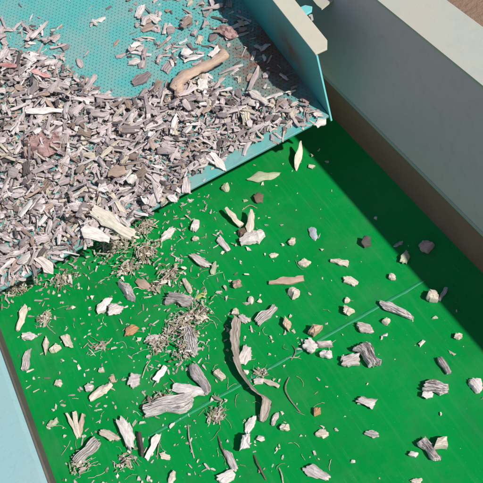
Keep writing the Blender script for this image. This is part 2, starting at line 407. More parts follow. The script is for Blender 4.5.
def poly_geo(seed, L, W, T, nc=6, arch=0, curl=0, twist=0, rough=.05, cham=.10, seg=3, torn=0):
    """a snapped-off flake or block: straight broken sides, sharp corners, uneven faces"""
    r = random.Random(seed); a0 = r.uniform(0, 6.28)
    an = sorted(a0 + 2 * math.pi * (i + r.uniform(-.30, .30)) / nc for i in range(nc))
    cn = []
    for a in an:
        c_, s_ = math.cos(a), math.sin(a); e = (abs(c_) ** 3.5 + abs(s_) ** 3.5) ** (1 / 3.5); q = r.uniform(.80, 1.08) / e
        cn.append((c_ * q * L / 2, s_ * q * W / 2))
    ring = []
    for i in range(nc):
        (x0, y0), (x1, y1) = cn[i], cn[(i + 1) % nc]
        for k_ in range(seg):
            t = k_ / seg; j = rough * W * r.uniform(-1, 1) * (1 if k_ else .3)
            xx = x0 + (x1 - x0) * t
            ring.append((xx + j * .6 + (torn * L * r.uniform(-1, .6) * math.copysign(1, xx) if abs(xx) > .26 * L else 0), y0 + (y1 - y0) * t + j))
    m = len(ring); v = []; f = []
    sh = (r.uniform(-.12, .12) * T, r.uniform(-.25, .25) * T)
    tx, ty = r.uniform(-.22, .22), r.uniform(-.22, .22)
    def put(x, y, z):
        z += arch * L * (.25 - (x / L) ** 2) + curl * W * (.25 - (y / W) ** 2)
        a = twist * x / L; ca, sa = math.cos(a), math.sin(a); v.append((x, y * ca - z * sa, y * sa + z * ca))
    for side in (1, -1):
        put(0, 0, side * T * .5 + T * .10 * r.uniform(-1, 1))
        for fr in (.5, 1 - cham):
            for (x, y) in ring:
                nz = T * .16 * noise.noise(Vector((x / W * 3 + seed, y / W * 5, side * 3.0))) + T * (tx * x / L + ty * y / W) * (side > 0)
                put(x * fr + side * sh[0], y * fr + side * sh[1], side * T * (.5 - (.06 if fr > .6 else 0)) + nz)
    for (x, y) in ring: put(x, y, T * r.uniform(-.12, .22))
    b = 1 + 2 * m; rim = 2 * b
    for i in range(m):
        j = (i + 1) % m
        f.append((0, 1 + i, 1 + j)); f.append((1 + i, 1 + m + i, 1 + m + j, 1 + j)); f.append((1 + m + i, rim + i, rim + j, 1 + m + j))
        f.append((b, b + 1 + j, b + 1 + i)); f.append((b + 1 + j, b + 1 + m + j, b + 1 + m + i, b + 1 + i)); f.append((b + 1 + m + j, rim + j, rim + i, b + 1 + m + i))
    return np.array(v), f
def lump_geo(seed, L, W, T, n=10):
    """an angular chopped lump: hull of scattered points with its edges broken"""
    import bmesh
    r = random.Random(seed); bm = bmesh.new()
    for _ in range(n):
        d = nrm(np.array([r.gauss(0, 1) for _ in range(3)])); e = (abs(d) ** 5).sum() ** .2; q = r.uniform(.82, 1.0) / e
        bm.verts.new((d[0] * q * L / 2, d[1] * q * W / 2, d[2] * q * T / 2))
    h = bmesh.ops.convex_hull(bm, input=bm.verts[:]); 
    bmesh.ops.delete(bm, geom=list({q for q in h['geom_interior'] + h['geom_unused'] if isinstance(q, bmesh.types.BMVert)}), context='VERTS')
    bmesh.ops.dissolve_limit(bm, angle_limit=.20, verts=bm.verts[:], edges=bm.edges[:])
    bmesh.ops.bevel(bm, geom=bm.edges[:], offset=min(L, W) * .03, segments=1, affect='EDGES', clamp_overlap=True)
    bmesh.ops.triangulate(bm, faces=bm.faces[:])
    bmesh.ops.subdivide_edges(bm, edges=bm.edges[:], cuts=1)
    v = []
    for q in bm.verts:
        p = q.co; k_ = .075 * min(L, W); d = noise.noise_vector(p / min(L, W) * 2.2 + Vector((seed * .37, 0, 0))); v.append((p.x + d.x * k_, p.y + d.y * k_, p.z + d.z * k_))
    bm.verts.index_update(); f = [tuple(x.index for x in q.verts) for q in bm.faces]; bm.free()
    return np.array(v), f
def sweep_geo(pts, wid, thk, tilt, seed=0, nc=8, rough=.12):
    """a bar of oval section swept along points (x, y, z), tilted about its own line"""
    r = random.Random(seed); P = [np.array(p, float) for p in pts]; v, f = [], []
    for i, p in enumerate(P):
        t = nrm(P[min(i + 1, len(P) - 1)] - P[max(i - 1, 0)])
        side = np.cross([0, 0, 1.0], t); side = nrm(side) if np.linalg.norm(side) > 1e-6 else np.array([1.0, 0, 0]); up = np.cross(t, side)
        a = math.radians(tilt[i] if hasattr(tilt, '__len__') else tilt); s2 = side * math.cos(a) + up * math.sin(a); u2 = -side * math.sin(a) + up * math.cos(a)
        wi = wid[i] if hasattr(wid, '__len__') else wid; ti = thk[i] if hasattr(thk, '__len__') else thk
        for k_ in range(nc):
            b = 2 * math.pi * (k_ + .5) / nc; c_, s_ = math.cos(b), math.sin(b)
            c_ = math.copysign(abs(c_) ** .6, c_); s_ = math.copysign(abs(s_) ** .6, s_); j = 1 + rough * r.uniform(-1, 1)
            v.append(p + s2 * c_ * wi / 2 * j + u2 * s_ * ti / 2 * j)
    for i in range(len(P) - 1):
        for k_ in range(nc): a = i * nc + k_; b = i * nc + (k_ + 1) % nc; f.append((a, b, b + nc, a + nc))
    f.append(tuple(range(nc - 1, -1, -1))); f.append(tuple(range((len(P) - 1) * nc, len(P) * nc)))
    return np.array(v), f
def smooth_path(pts, n):
    pts = [np.array(p, float) for p in pts]; out = []
    m = len(pts) - 1
    for i in range(n + 1):
        t = i / n * m; k_ = min(int(t), m - 1); u = t - k_
        p0, p1, p2, p3 = pts[max(k_ - 1, 0)], pts[k_], pts[k_ + 1], pts[min(k_ + 2, m)]
        out.append(.5 * ((2 * p1) + (-p0 + p2) * u + (2 * p0 - 5 * p1 + 4 * p2 - p3) * u * u + (-p0 + 3 * p1 - 3 * p2 + p3) * u ** 3))
    return out
def to_mesh(name, geo, mat, rnd=0.0, local=None, sharp=38):
    v, f = geo; me = mesh(name, v, f, mat, sharp)
    finish(me, (v if local is None else local) + rng.uniform(-1, 1, 3), rnd); return me

# ------------------------------------------------------------------ the heap on the chute
VAR = []     # (geometry, L, W, T, kind)
def add_var(kind, n, Lr, Wr, Tr, **kw):
    for i in range(n):
        s = 1000 + len(VAR); r = random.Random(s)
        L, W, T = r.uniform(*Lr), r.uniform(*Wr), r.uniform(*Tr)
        p = {a: (r.uniform(*b) if isinstance(b, tuple) else b) for a, b in kw.items()}
        p['taper'] = (r.uniform(.6, 1.05), r.uniform(.6, 1.05))
        VAR.append((chip_geo(s, L, W, T, **p), L, W, T, kind))
add_var('sliver', 34, (.014, .036), (.0024, .0058), (.0012, .0026), arch=(-.08, .12), twist=(-.9, .9), bend=(-.15, .15), rough=.12, nv=3)
add_var('ridged_chip', 8, (.014, .024), (.007, .011), (.0030, .0046), rib=(.15, .3), nv=7, nu=5, twist=(-.3, .3), arch=(-.05, .08), rough=.08)
add_var('curl', 10, (.014, .026), (.005, .009), (.0012, .0020), arch=(.14, .34), curl=(.3, .6), twist=(-1.2, 1.2), rough=.08)
def add_poly(kind, n, Lr, Wr, Tr, ncr, **kw):
    for i in range(n):
        s = 1000 + len(VAR); r = random.Random(s); L, W, T = r.uniform(*Lr), r.uniform(*Wr), r.uniform(*Tr)
        VAR.append((poly_geo(s, L, W, T, nc=r.randint(*ncr), seg=2, **{a: r.uniform(*b) for a, b in kw.items()}), L, W, T, kind))
add_poly('flake', 20, (.011, .020), (.006, .012), (.0016, .0030), (4, 7), arch=(-.08, .14), curl=(-.1, .2), twist=(-.4, .4))
add_poly('chunk', 8, (.009, .018), (.005, .010), (.0028, .0046), (4, 6), twist=(-.2, .2))
NV = len(VAR)

CELL = .0018; U0, U1, V0, V1 = -.215, .376, -.012, .66
GU, GV = int((U1 - U0) / CELL) + 1, int((V1 - V0) / CELL) + 1
HM = np.zeros((GU, GV)); ID = -np.ones((GU, GV), int)
def cellof(u, v): return np.clip(((u - U0) / CELL).astype(int), 0, GU - 1), np.clip(((v - V0) / CELL).astype(int), 0, GV - 1)
def drop(u, v, yaw, L, W, T, idx, rnd_tilt=.12, lim=.75):
    """rest a chip on whatever lies below it; returns its local rotation and centre"""
    c, s = math.cos(yaw), math.sin(yaw)
    nl, nw = max(3, int(L / CELL)), max(3, int(W / CELL))
    a, b = np.meshgrid(np.linspace(-.46, .46, nl) * L, np.linspace(-.46, .46, nw) * W, indexing='ij'); a, b = a.ravel(), b.ravel()
    iu, iv = cellof(u + a * c - b * s, v + a * s + b * c)
    h = HM[iu, iv]
    A = np.stack([np.ones_like(a), a, b], 1); sol = np.linalg.lstsq(A, h, rcond=None)[0]
    sx = max(-lim, min(lim, sol[1] + random.gauss(0, rnd_tilt))); sy = max(-lim, min(lim, sol[2] + random.gauss(0, rnd_tilt)))
    res = h - (sx * a + sy * b); base = np.quantile(res, .86)
    x = nrm(np.array([1, 0, sx])); z = nrm(np.cross(x, np.array([0, 1, sy]))); y = np.cross(z, x)
    Rz = np.array([[c, -s, 0], [s, c, 0], [0, 0, 1]]); M = Rz @ np.stack([x, y, z], 1)
    top = base + sx * a + sy * b + T
    up = top > HM[iu, iv]
    HM[iu[up], iv[up]] = top[up]; ID[iu[up], iv[up]] = idx
    return M, np.array([u, v, base + T / 2])

def interp(x, pts):
    return float(np.interp(x, [p[0] for p in pts], [p[1] for p in pts]))
TOP = [(-150, 22), (0, 40), (25, 44), (45, 48), (60, 56), (75, 66), (95, 78), (112, 94), (128, 97), (142, 86), (165, 76), (185, 68), (205, 66), (225, 80), (245, 88), (270, 88), (300, 93), (330, 100)]
def density(x, y):
    yt = interp(x, TOP); yb = 290 - .53 * x
    yb2 = yb - interp(x, [(150, -3), (185, 6), (215, 12), (250, 13), (290, 7), (318, 1), (330, 0)])
    if y > yb2 + 4: return 0.0 if x > 190 else .5
    if y > yt:
        d = min(1.0, (y - yt) / 14) * (min(1.0, max(.05, (yb2 - y) / 10)) if x > 180 else 1)
        if x > 235: d *= interp(x, [(235, .95), (270, .75), (330, .60)])
        return d
    # scattered beyond the heap
    if x > 208: return .20
    if 128 < x <= 208 and y < 62: return .24 if y < 40 else .34
    if x < 62 and y > 10: return .30 if y > 22 else .08
    return .02
chips = []       # (variant, matrix3, centre(local), scale)
def strew(count, hmax, scales, vmin=-.004, base=False):
    tries = 0; made = 0
    while made < count and tries < count * 40:
        tries += 1
        u = random.uniform(U0 + .01, U1 - .012); v = random.uniform(vmin, .50)
        p = proj(chute_pt(u, v, .012))
        if p[0] < -70 or p[1] < -25: continue
        d = density(*p)
        if base and d < .25: d *= .5
        i0, j0 = cellof(np.array([u]), np.array([v]))
        if HM[i0[0], j0[0]] > hmax * d + .003: continue
        if random.random() > d: continue
        k_ = random.randrange(NV); geo, L, W, T, kind = VAR[k_]; sc = random.choice(scales)
        yaw = random.gauss(math.radians(-8), math.radians(60))
        M, cen = drop(u, v, yaw, L * sc, W * sc, T * sc, len(chips))
        chips.append((k_, M, cen, sc)); made += 1
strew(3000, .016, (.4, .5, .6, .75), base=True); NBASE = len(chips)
def fill(count, tiny):
    got = 0
    for _ in range(count * 30):
        if got >= count: break
        u = random.uniform(U0 + .008, U1 - .008); v = random.uniform(0, .40); i0, j0 = cellof(np.array([u]), np.array([v]))
        if HM[i0[0], j0[0]] > .0012: continue
        x, y = proj(chute_pt(u, v, .006))
        if x < -60 or density(x, y) < .45: continue
        k_ = random.randrange(NV); geo, L, W, T, kind = VAR[k_]; sc = random.choice(tiny)
        M, cen = drop(u, v, random.uniform(0, 6.28), L * sc, W * sc, T * sc, len(chips)); chips.append((k_, M, cen, sc)); got += 1
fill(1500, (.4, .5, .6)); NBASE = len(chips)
strew(1900, .036, (.5, .65, .8, .9, 1.0, 1.15, 1.3, 1.5))
strew(500, .040, (.35, .45, .5)); fill(500, (.4, .55, .7))
vis = np.bincount(ID[ID >= 0], minlength=len(chips))
order = np.argsort(-vis)
single = set(int(i) for i in order[:300])
VM = [to_mesh('heap_' + VAR[i][4], VAR[i][0], MAT['heap']) for i in range(NV)]
KIND_LABEL = {'flake': 'flat torn flake', 'sliver': 'thin splintered sliver', 'ridged_chip': 'ridged fibrous chip', 'chunk': 'small chopped chunk', 'curl': 'curled shaving'}
SV, SF, SL, SR = [], [], [], []; nb = 0; HEAP = []; LAND = []
for i, (k_, M, cen, sc) in enumerate(chips):
    geo, L, W, T, kind = VAR[k_]; Mw = CH @ M; cw = chute_pt(*cen)
    if i in single:
        o = obj('shredded_' + kind, VM[k_])
        o.matrix_world = Matrix([list(Mw[a] * sc) + [cw[a]] for a in range(3)] + [[0, 0, 0, 1]])
        pp = proj(cw)
        HEAP.append((o, kind, cw, density(*pp) > .2)); o['category'] = kind.replace('_', ' ')
    elif vis[i] > 0 or True:
        v_, f_ = geo; SV.append((v_ * sc) @ Mw.T + cw); SL.append(v_ + rng.uniform(-1, 1, 3)); SR.append(np.full(len(v_), rng.uniform(.30, .82) if i < NBASE else rng.random()))  # bottom chips take a darker tone range: shade of the gaps put into colour
        SF += [tuple(nb + q for q in ff_) for ff_ in f_]; nb += len(v_)
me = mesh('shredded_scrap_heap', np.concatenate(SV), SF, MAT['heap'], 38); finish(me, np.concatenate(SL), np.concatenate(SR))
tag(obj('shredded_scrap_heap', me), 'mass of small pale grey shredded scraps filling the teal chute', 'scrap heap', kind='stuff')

# ---- pieces of the heap one can pick out
def heap_piece(name, geo, mat, x, y, yaw_px, L, W, T, label, cat, tilt=.05):
    """yaw_px: direction in the photograph, degrees counter-clockwise"""
    u, v = on_chute(x, y, .02)
    u2, v2 = on_chute(x + 6 * math.cos(math.radians(yaw_px)), y - 6 * math.sin(math.radians(yaw_px)), .02)
    M, cen = drop(u, v, math.atan2(v2 - v, u2 - u), L, W, T, 99999, tilt, .4)
    o = obj(name, to_mesh(name, geo, MAT[mat])); Mw = CH @ M; cw = chute_pt(*cen)
    o.matrix_world = Matrix([list(Mw[a]) + [cw[a]] for a in range(3)] + [[0, 0, 0, 1]])
    LAND.append((label, cw)); return tag(o, label, cat)
# crumpled dull pink film
def crumple_geo(seed, L, W, H, n=18, m=14):
    v, f = [], []
    for i in range(n + 1):
        for j in range(m + 1):
            s, q = i / n - .5, j / m - .5; rr = min(1, math.hypot(s * 2, q * 2)); e = 1 + .12 * noise.noise(Vector((math.atan2(q, s) * 1.3, seed, 0)))
            k2 = max(abs(s), abs(q)) / (math.hypot(s, q) + 1e-6); a = .45 + .55 * k2
            fold = 1 - abs(noise.noise(Vector((s * 3.3 + seed + q * 1.5, q * 4.6 - s, 0)))) * 2.4; f2 = 1 - abs(noise.noise(Vector((s * 8 + q * 3, q * 10 + seed - s * 2, 4)))) * 2.2
            v.append((s * L * a * e * 1.1, q * W * a * e * 1.1, H * ((1 - rr ** 2) * .55 + .30 * fold + .14 * f2) - H * .4))
    for i in range(n):
        for j in range(m): a = i * (m + 1) + j; f.append((a, a + m + 1, a + m + 2, a + 1))
    nt_ = len(v); v += [(x, y, z - .0012) for x, y, z in v]; f += [tuple(nt_ + q for q in reversed(t)) for t in list(f)]
    ring = [i * (m + 1) for i in range(n + 1)] + [n * (m + 1) + j for j in range(1, m + 1)] + [i * (m + 1) + m for i in range(n - 1, -1, -1)] + list(range(m - 1, 0, -1))
    for i in range(len(ring)):
        a, b = ring[i], ring[(i + 1) % len(ring)]; f.append((b, a, nt_ + a, nt_ + b))
    return np.array(v), f
heap_piece('crumpled_film', crumple_geo(3, .056, .046, .034, 30, 24), 'pink', 40, 142, 10, .05, .04, .014, 'crumpled dull pink film half buried in the heap at left', 'film')
heap_piece('shredded_sliver', chip_geo(21, .030, .010, .004, arch=.04, nu=10), 'red', 9, 67, -12, .03, .012, .004, 'red stained splinter near the left end of the heap', 'sliver')
heap_piece('shredded_sliver', chip_geo(22, .034, .007, .003, twist=.4, nu=10), 'red', 42, 76, -14, .034, .008, .003, 'reddish streaked splinter right of the red stained one', 'sliver')
heap_piece('stick', chip_geo(23, .060, .009, .006, nu=12, arch=.03), 'white', 44, 110, 2, .06, .009, .006, 'long whitish stick lying above the crumpled pink film', 'stick')
heap_piece('wood_block', chip_geo(24, .027, .016, .005, taper=(.95, .9), rough=.06), 'tan', 117, 172, -6, .027, .016, .005, 'flat tan wooden rectangle near the middle of the heap', 'wood block')
heap_piece('shredded_lump', poly_geo(25, .018, .015, .006, nc=6, arch=.12), 'white', 133, 181, 20, .018, .015, .006, 'white rounded lump right beside the flat tan rectangle', 'lump')
heap_piece('shredded_lump', lump_geo(26, .024, .020, .012), 'white', 186, 47, 10, .024, .02, .012, 'bright white lump on the bare plate beside the tan forked stick', 'lump')
heap_piece('shredded_flake', poly_geo(27, .046, .021, .003, nc=7, arch=.10, curl=.25), 'pale', 94, 232, -8, .05, .02, .003, 'large whitish flap hanging at the lower edge of the heap', 'flake')
heap_piece('fibrous_sheet', chip_geo(28, .072, .020, .003, arch=.05, curl=.3, nu=12, nv=7, rib=.3), 'fibre', 112, 222, -28, .07, .02, .003, 'beige fibrous sheet slanting over the lower edge of the heap', 'sheet')
heap_piece('shredded_flake', poly_geo(29, .026, .018, .003, nc=7, arch=.1, curl=.2), 'pale', 24, 259, 25, .026, .02, .003, 'whitish oval flake at the lower left corner of the heap', 'flake')
heap_piece('shredded_flake', chip_geo(30, .030, .014, .003, arch=.1), 'pale', 44, 262, -35, .03, .014, .003, 'pale slanting flake right of the whitish oval flake', 'flake')
heap_piece('shredded_flake', chip_geo(31, .030, .010, .004), 'white', 27, 209, 42, .03, .01, .004, 'white oblong chip in the lower left of the heap', 'chip')
heap_piece('shredded_flake', chip_geo(32, .038, .013, .004, nu=9), 'pale', 259, 97, -40, .038, .013, .004, 'long pale flake sloping down near the right end of the heap', 'flake')
heap_piece('shredded_flake', chip_geo(33, .036, .011, .003, nu=9, taper=(.9, .3)), 'pale', 217, 157, -48, .036, .011, .003, 'pointed pale flake poking out over the teal lip', 'flake')
heap_piece('shredded_flake', chip_geo(34, .018, .012, .003, arch=.15, curl=.3), 'white', 320, 116, 25, .018, .012, .003, 'white crumpled flake at the right corner of the teal lip', 'flake')
heap_piece('curled_film', crumple_geo(9, .034, .018, .012, 14, 10), 'pink', 226, 26, -35, .03, .016, .008, 'curled dull pink scrap lying in the shade of the teal side panel', 'film')
heap_piece('shredded_flake', chip_geo(36, .020, .012, .004), 'white', 213, 46, 35, .02, .012, .004, 'white chip just above the tip of the tan forked stick', 'chip')
heap_piece('shredded_flake', chip_geo(37, .022, .014, .005, nu=8), 'white', 202, 82, -70, .022, .014, .005, 'white block under the fork of the tan stick', 'chip')
for (x, y, a, L, W, mt, lb) in ((98, 12, 20, .016, .008, 'white', 'white chip alone on the bare plate near the top edge'), (92, 16, -40, .013, .007, 'grey', 'grey chip beside the lone white chip near the top edge'),
        (134, 41, 35, .017, .008, 'white', 'small white chip in the middle of the bare teal patch'), (132, 55, 10, .018, .013, 'pale', 'pale torn flake in the bare teal patch above the heap'),
        (146, 31, -10, .026, .003, 'cream', 'thin pale splinter lying flat on the bare teal patch'), (152, 12, -30, .022, .012, 'pale', 'pale flake in the small clump near the top edge'),
        (143, 15, 60, .018, .010, 'grey', 'grey flake in the small clump near the top edge'), (163, 22, 80, .024, .006, 'pale', 'upright pale splinter below the small clump at the top'),
        (252, 48, 75, .020, .006, 'grey', 'grey splinter in the shade below the pink curled scrap'), (263, 50, -70, .012, .005, 'white', 'small white splinter in the shade beside the rust stain'),
        (283, 70, -35, .018, .005, 'pale', 'pale splinter in the shade near the foot of the panel'), (290, 86, 15, .016, .003, 'cream', 'hair thin pale splinter in the shade above the lip'),
        (305, 94, -50, .016, .010, 'pink', 'small pinkish flake at the foot of the teal panel'), (240, 17, -40, .014, .006, 'peach', 'yellowish chip in the shade near the top of the chute')):
    T = max(.002, W * .28); heap_piece('shredded_chip', chip_geo(int(x * 7 + y), L, W, T, arch=.08), mt, x, y, a, L, W, T, lb, 'chip')
for q in range(26):
    a_ = random.uniform(0, 6.28); rr_ = random.uniform(.25, 1.1); x, y = 40 + 21 * rr_ * math.cos(a_), 143 + 16 * rr_ * math.sin(a_)
    u, v = on_chute(x, y, .02); k_ = random.randrange(NV); geo, L, W, T, kind = VAR[k_]; M, cen = drop(u, v, random.uniform(0, 6.28), L, W, T, 99999)
    o = obj('shredded_' + kind, VM[k_]); Mw = CH @ M; cw = chute_pt(*cen); o.matrix_world = Matrix([list(Mw[a] * .8) + [cw[a]] for a in range(3)] + [[0, 0, 0, 1]])
    HEAP.append((o, kind, cw, True)); o['category'] = kind.replace('_', ' ')
# tan forked stick: bone shaped, thicker at the tip
su, sv_ = on_chute(200, 70, .03); hh = max(HM[cellof(np.array([su]), np.array([sv_]))].max(), .012) + .008
pa = [on_chute(x, y, hh) for x, y in ((172, 87), (183, 77), (198, 70), (212, 65), (222, 59), (228, 56))]
path = smooth_path([(u, v, hh + dz) for (u, v), dz in zip(pa, (-.006, -.001, .001, .003, .005, .005))], 16)
wd = [float(np.interp(i / 16, [0, .15, .45, .7, .9, 1], [.012, .020, .0145, .015, .019, .013])) for i in range(17)]
g1 = sweep_geo(path, wd, [x * .7 for x in wd], 0, 5, 9, .24)
pb = [on_chute(x, y, hh) for x, y in ((178, 82), (179, 90), (176, 98))]
path2 = smooth_path([(u, v, hh - .002 - .006 * i) for i, (u, v) in enumerate(pb)], 6)
g2 = sweep_geo(path2, .012, .009, 0, 6, 9, .12)
vv = np.concatenate([g1[0], g2[0]]); ff = g1[1] + [tuple(len(g1[0]) + q for q in t) for t in g2[1]]
vw = np.array([chute_pt(*p) for p in vv]); ctr = vw.mean(0)
o = obj('forked_stick', to_mesh('forked_stick', (vw - ctr, ff), MAT['tan'], sharp=60)); o.location = ctr
tag(o, 'thick tan forked stick lying across the upper edge of the heap', 'stick')

# ---- every chip of the heap is told apart by the piece it lies next to
SHORT = {'crumpled dull pink': 'crumpled pink film', 'red stained splinter': 'red stained splinter', 'long whitish stick': 'long whitish stick', 'flat tan wooden': 'flat tan rectangle',
         'white rounded lump': 'white rounded lump', 'bright white lump': 'bright white lump', 'large whitish flap': 'large whitish flap', 'beige fibrous sheet': 'beige fibrous sheet',
         'whitish oval flake': 'whitish oval flake', 'white oblong chip': 'white oblong chip', 'long pale flake': 'long pale sloping flake', 'pointed pale flake': 'pointed flake on the lip',
         'white crumpled flake': 'white flake at the lip corner', 'curled dull pink': 'curled pink scrap', 'white block under': 'white block under the fork', 'white chip alone': 'lone white chip near the top',
         'pale torn flake': 'pale flake in the bare patch', 'upright pale splinter': 'upright splinter at the top', 'reddish streaked': 'reddish streaked splinter'}
LM = [(b, p) for l_, p in LAND for a, b in SHORT.items() if l_.startswith(a)] + [('tan forked stick', ctr)]
ORD = ['nearest', 'second nearest', 'third nearest', 'fourth nearest', 'fifth nearest', 'sixth nearest', 'seventh nearest', 'eighth nearest', 'ninth nearest', 'tenth nearest', 'eleventh nearest', 'twelfth nearest', 'thirteenth nearest', 'fourteenth nearest', 'fifteenth nearest', 'sixteenth nearest', 'seventeenth nearest', 'eighteenth nearest', 'nineteenth nearest', 'twentieth nearest', 'twenty-first nearest', 'twenty-second nearest', 'twenty-third nearest', 'twenty-fourth nearest', 'twenty-fifth nearest', 'twenty-sixth nearest', 'twenty-seventh nearest', 'twenty-eighth nearest']
bucket = {}
for o_, kind, cw, inh in HEAP:
    d_, lm = min((float(np.linalg.norm(cw - p)), b) for b, p in LM); bucket.setdefault((kind, lm), []).append((d_, o_, inh))
for (kind, lm), L_ in bucket.items():
    L_.sort(key=lambda t: t[0])
    for i_, (d_, o_, inh) in enumerate(L_):
        o_['label'] = (KIND_LABEL[kind] + ' ' + ORD[min(i_, 27)] + ' to the ' + lm + (' in the heap' if inh else ''))
        o_['group'] = 'shredded pieces lying on the teal chute'

# ------------------------------------------------------------------ pieces on the belt
def belt_z(x): t = max(0, (x - .352) / .058); return .016 * t * t
TH = {'flake': .36, 'sliver': .62, 'block': .85, 'rib': .62, 'lump': .9, 'leaf': .09, 'curl': .16}
NAME = {'flake': 'shredded_flake', 'sliver': 'shredded_sliver', 'block': 'chopped_block', 'rib': 'ridged_chip', 'lump': 'shredded_lump', 'leaf': 'dry_leaf', 'curl': 'curled_shaving'}
CAT = {'flake': 'flake', 'sliver': 'sliver', 'block': 'block', 'rib': 'ridged chip', 'lump': 'lump', 'leaf': 'leaf', 'curl': 'shaving'}
PLACED = []
def piece(kind, x0, y0, x1, y1, wpx, mat, label, tilt=0, roll=0, lift=0.0, seed=None, name=None):
    seed = seed or int(x0 * 31 + y0 * 17 + wpx)
    zz = .003 + lift
    a, b = on_z(x0, y0, zz), on_z(x1, y1, zz); L = np.linalg.norm(b - a); yaw = math.atan2(b[1] - a[1], b[0] - a[0]); mid = (a + b) / 2
    n_ = np.array([-math.sin(yaw), math.cos(yaw), 0]); px = np.linalg.norm(proj(mid + n_ * .01) - proj(mid)) / .01
    # a little of the visible width is the piece's own height
    W = wpx / px * (.86 if kind in ('block', 'lump', 'rib') else 1.0); r = random.Random(seed)
    T = max(.0012, TH[kind] * min(W, L * .8))
    if kind in ('flake', 'block', 'lump'): L *= 1.08; W *= 1.08
    if kind == 'flake': g_ = poly_geo(seed, L, W, T, seg=6, torn=.085, nc=r.choice((4, 5, 5, 6)), arch=r.uniform(-.03, .14), curl=r.uniform(0, .2), twist=r.uniform(-.3, .3))
    elif kind == 'sliver': g_ = chip_geo(seed, L, W, T, nu=12, nv=4, taper=(r.uniform(.3, .9), r.uniform(.3, .9)), arch=r.uniform(0, .12), twist=r.uniform(-.8, .8), bend=r.uniform(-.12, .12), rough=.08)
    elif kind == 'block': g_ = poly_geo(seed, L, W, T, seg=6, torn=.05, nc=4, twist=r.uniform(-.15, .15), rough=.035, cham=.07)
    elif kind == 'rib': g_ = chip_geo(seed, L, W, T, nu=7, nv=11, taper=(.92, .85), rib=.20, twist=r.uniform(-.15, .15), rough=.10, arch=.03)
    elif kind == 'lump': g_ = lump_geo(seed, L, W, T) if max(L, W) < .009 else poly_geo(seed, L, W, T * .8, seg=4, torn=.03, nc=r.choice((4, 5, 6)), rough=.045, cham=.16, arch=.08)
    elif kind == 'leaf': g_ = chip_geo(seed, L, W, T, nu=14, nv=6, taper=(.12, .2), arch=.12, curl=.35, twist=.5, rough=.05)
    elif L < 1.7 * W: g_ = poly_geo(seed, L, W, T, nc=5, arch=.25, curl=.45, twist=1.0)
    elif mat == 'channel': g_ = None
    else: g_ = chip_geo(seed, L, W, T, nu=14, nv=5, rough=.06, arch=.32, curl=.35, twist=r.uniform(-.9, .9), bend=r.uniform(-.2, .2))
    v, f = g_
    E = Matrix.Rotation(yaw, 3, 'Z') @ Matrix.Rotation(-math.radians(tilt), 3, 'Y') @ Matrix.Rotation(math.radians(roll), 3, 'X')
    En = np.array(E); vw = v @ En.T
    o = obj(name or NAME[kind], to_mesh(name or NAME[kind], g_, MAT[mat]))
    o.matrix_world = Matrix([list(En[i]) + [0] for i in range(3)] + [[0, 0, 0, 1]])
    o.location = (mid[0], mid[1], belt_z(mid[0]) + lift - vw[:, 2].min() - .0003)
    PLACED.append((mid[0], mid[1]))
    return tag(o, label, CAT[kind])
B = piece
# --- just below the teal lip
B('leaf', 295, 171, 304, 149, 7, 'cream', 'pale pointed leaf standing on edge just below the teal lip', tilt=28, roll=35)
B('leaf', 247, 179, 280, 174, 8, 'leaf', 'curled pale green leaf lying below the teal lip', roll=15)
B('lump', 222, 188, 230, 188, 7, 'leaf', 'round pale green crumb left of the curled leaf')
B('flake', 308, 165, 315, 167, 5, 'cream', 'small cream flake right of the standing leaf')
B('curl', 253, 199, 265, 198, 10, 'brown', 'dark brown crumpled bit below the curled leaf', roll=30)
B('block', 241, 150, 248, 154, 9, 'grey', 'dark grey square bit at the lip above the curled leaf')
B('lump', 191, 226, 200, 226, 14, 'white', 'white rounded block right of the heap on the open belt')
B('lump', 192, 239, 199, 239, 6, 'cream', 'small cream crumb under the white rounded block')
B('flake', 161, 242, 176, 227, 8, 'white', 'white pointed chip close to the lower edge of the heap', roll=15)
B('flake', 217, 235, 229, 252, 9, 'pale', 'pale oblong chip left of the crossed slivers', roll=-12)
B('sliver', 241, 243, 265, 235, 9, 'white', 'thick white wedge at the foot of the crossed slivers')
B('sliver', 227, 212, 241, 226, 6, 'cream', 'cream sliver leaning left in the crossed cluster', tilt=-14, lift=.003)
B('sliver', 249, 236, 254, 214, 6, 'cream', 'cream sliver pointing up in the crossed cluster', tilt=18, lift=.004)
B('block', 239, 229, 248, 240, 8, 'brown', 'brown chunk at the middle of the crossed slivers')
B('flake', 188, 255, 210, 268, 10, 'pale', 'long pale chip with a brown end below the heap', roll=-10)
B('sliver', 212, 274, 216, 263, 4, 'leaf', 'short pale green splinter by the end of the long pale chip', tilt=15)
B('block', 233, 285, 242, 285, 10, 'tan', 'little tan cube alone on the belt left of the long splinter')
B('lump', 248, 300, 254, 300, 7, 'cream', 'cream crumb under the little tan cube')
B('lump', 257, 300, 262, 301, 5, 'cream', 'tiny cream crumb right of the other cream crumb')
B('sliver', 269, 283, 304, 279, 5, 'tan', 'long flat tan splinter in the middle of the belt', roll=12)
B('block', 287, 291, 300, 297, 9, 'cream', 'cream oblong block under the long tan splinter')
B('lump', 288, 242, 296, 242, 8, 'cream', 'beige crumb on open belt right of the crossed slivers')
B('flake', 268, 255, 278, 254, 4, 'cream', 'slim cream flake between the crossed slivers and the tan splinter')
B('curl', 311, 227, 316, 239, 7, 'blue', 'bluish white twisted bit on the open belt near the shade', roll=20)
B('flake', 299, 261, 310, 264, 7, 'cream', 'cream oval flake above right end of the tan splinter')
B('rib', 257, 323, 276, 308, 8, 'grey', 'grey white chip above the big twisted strip', roll=20)
B('block', 233, 312, 240, 313, 8, 'cream', 'small cream block at the top of the twisted strip')
B('flake', 240, 315, 248, 323, 8, 'pale', 'pale flake touching the top of the twisted strip', roll=25)
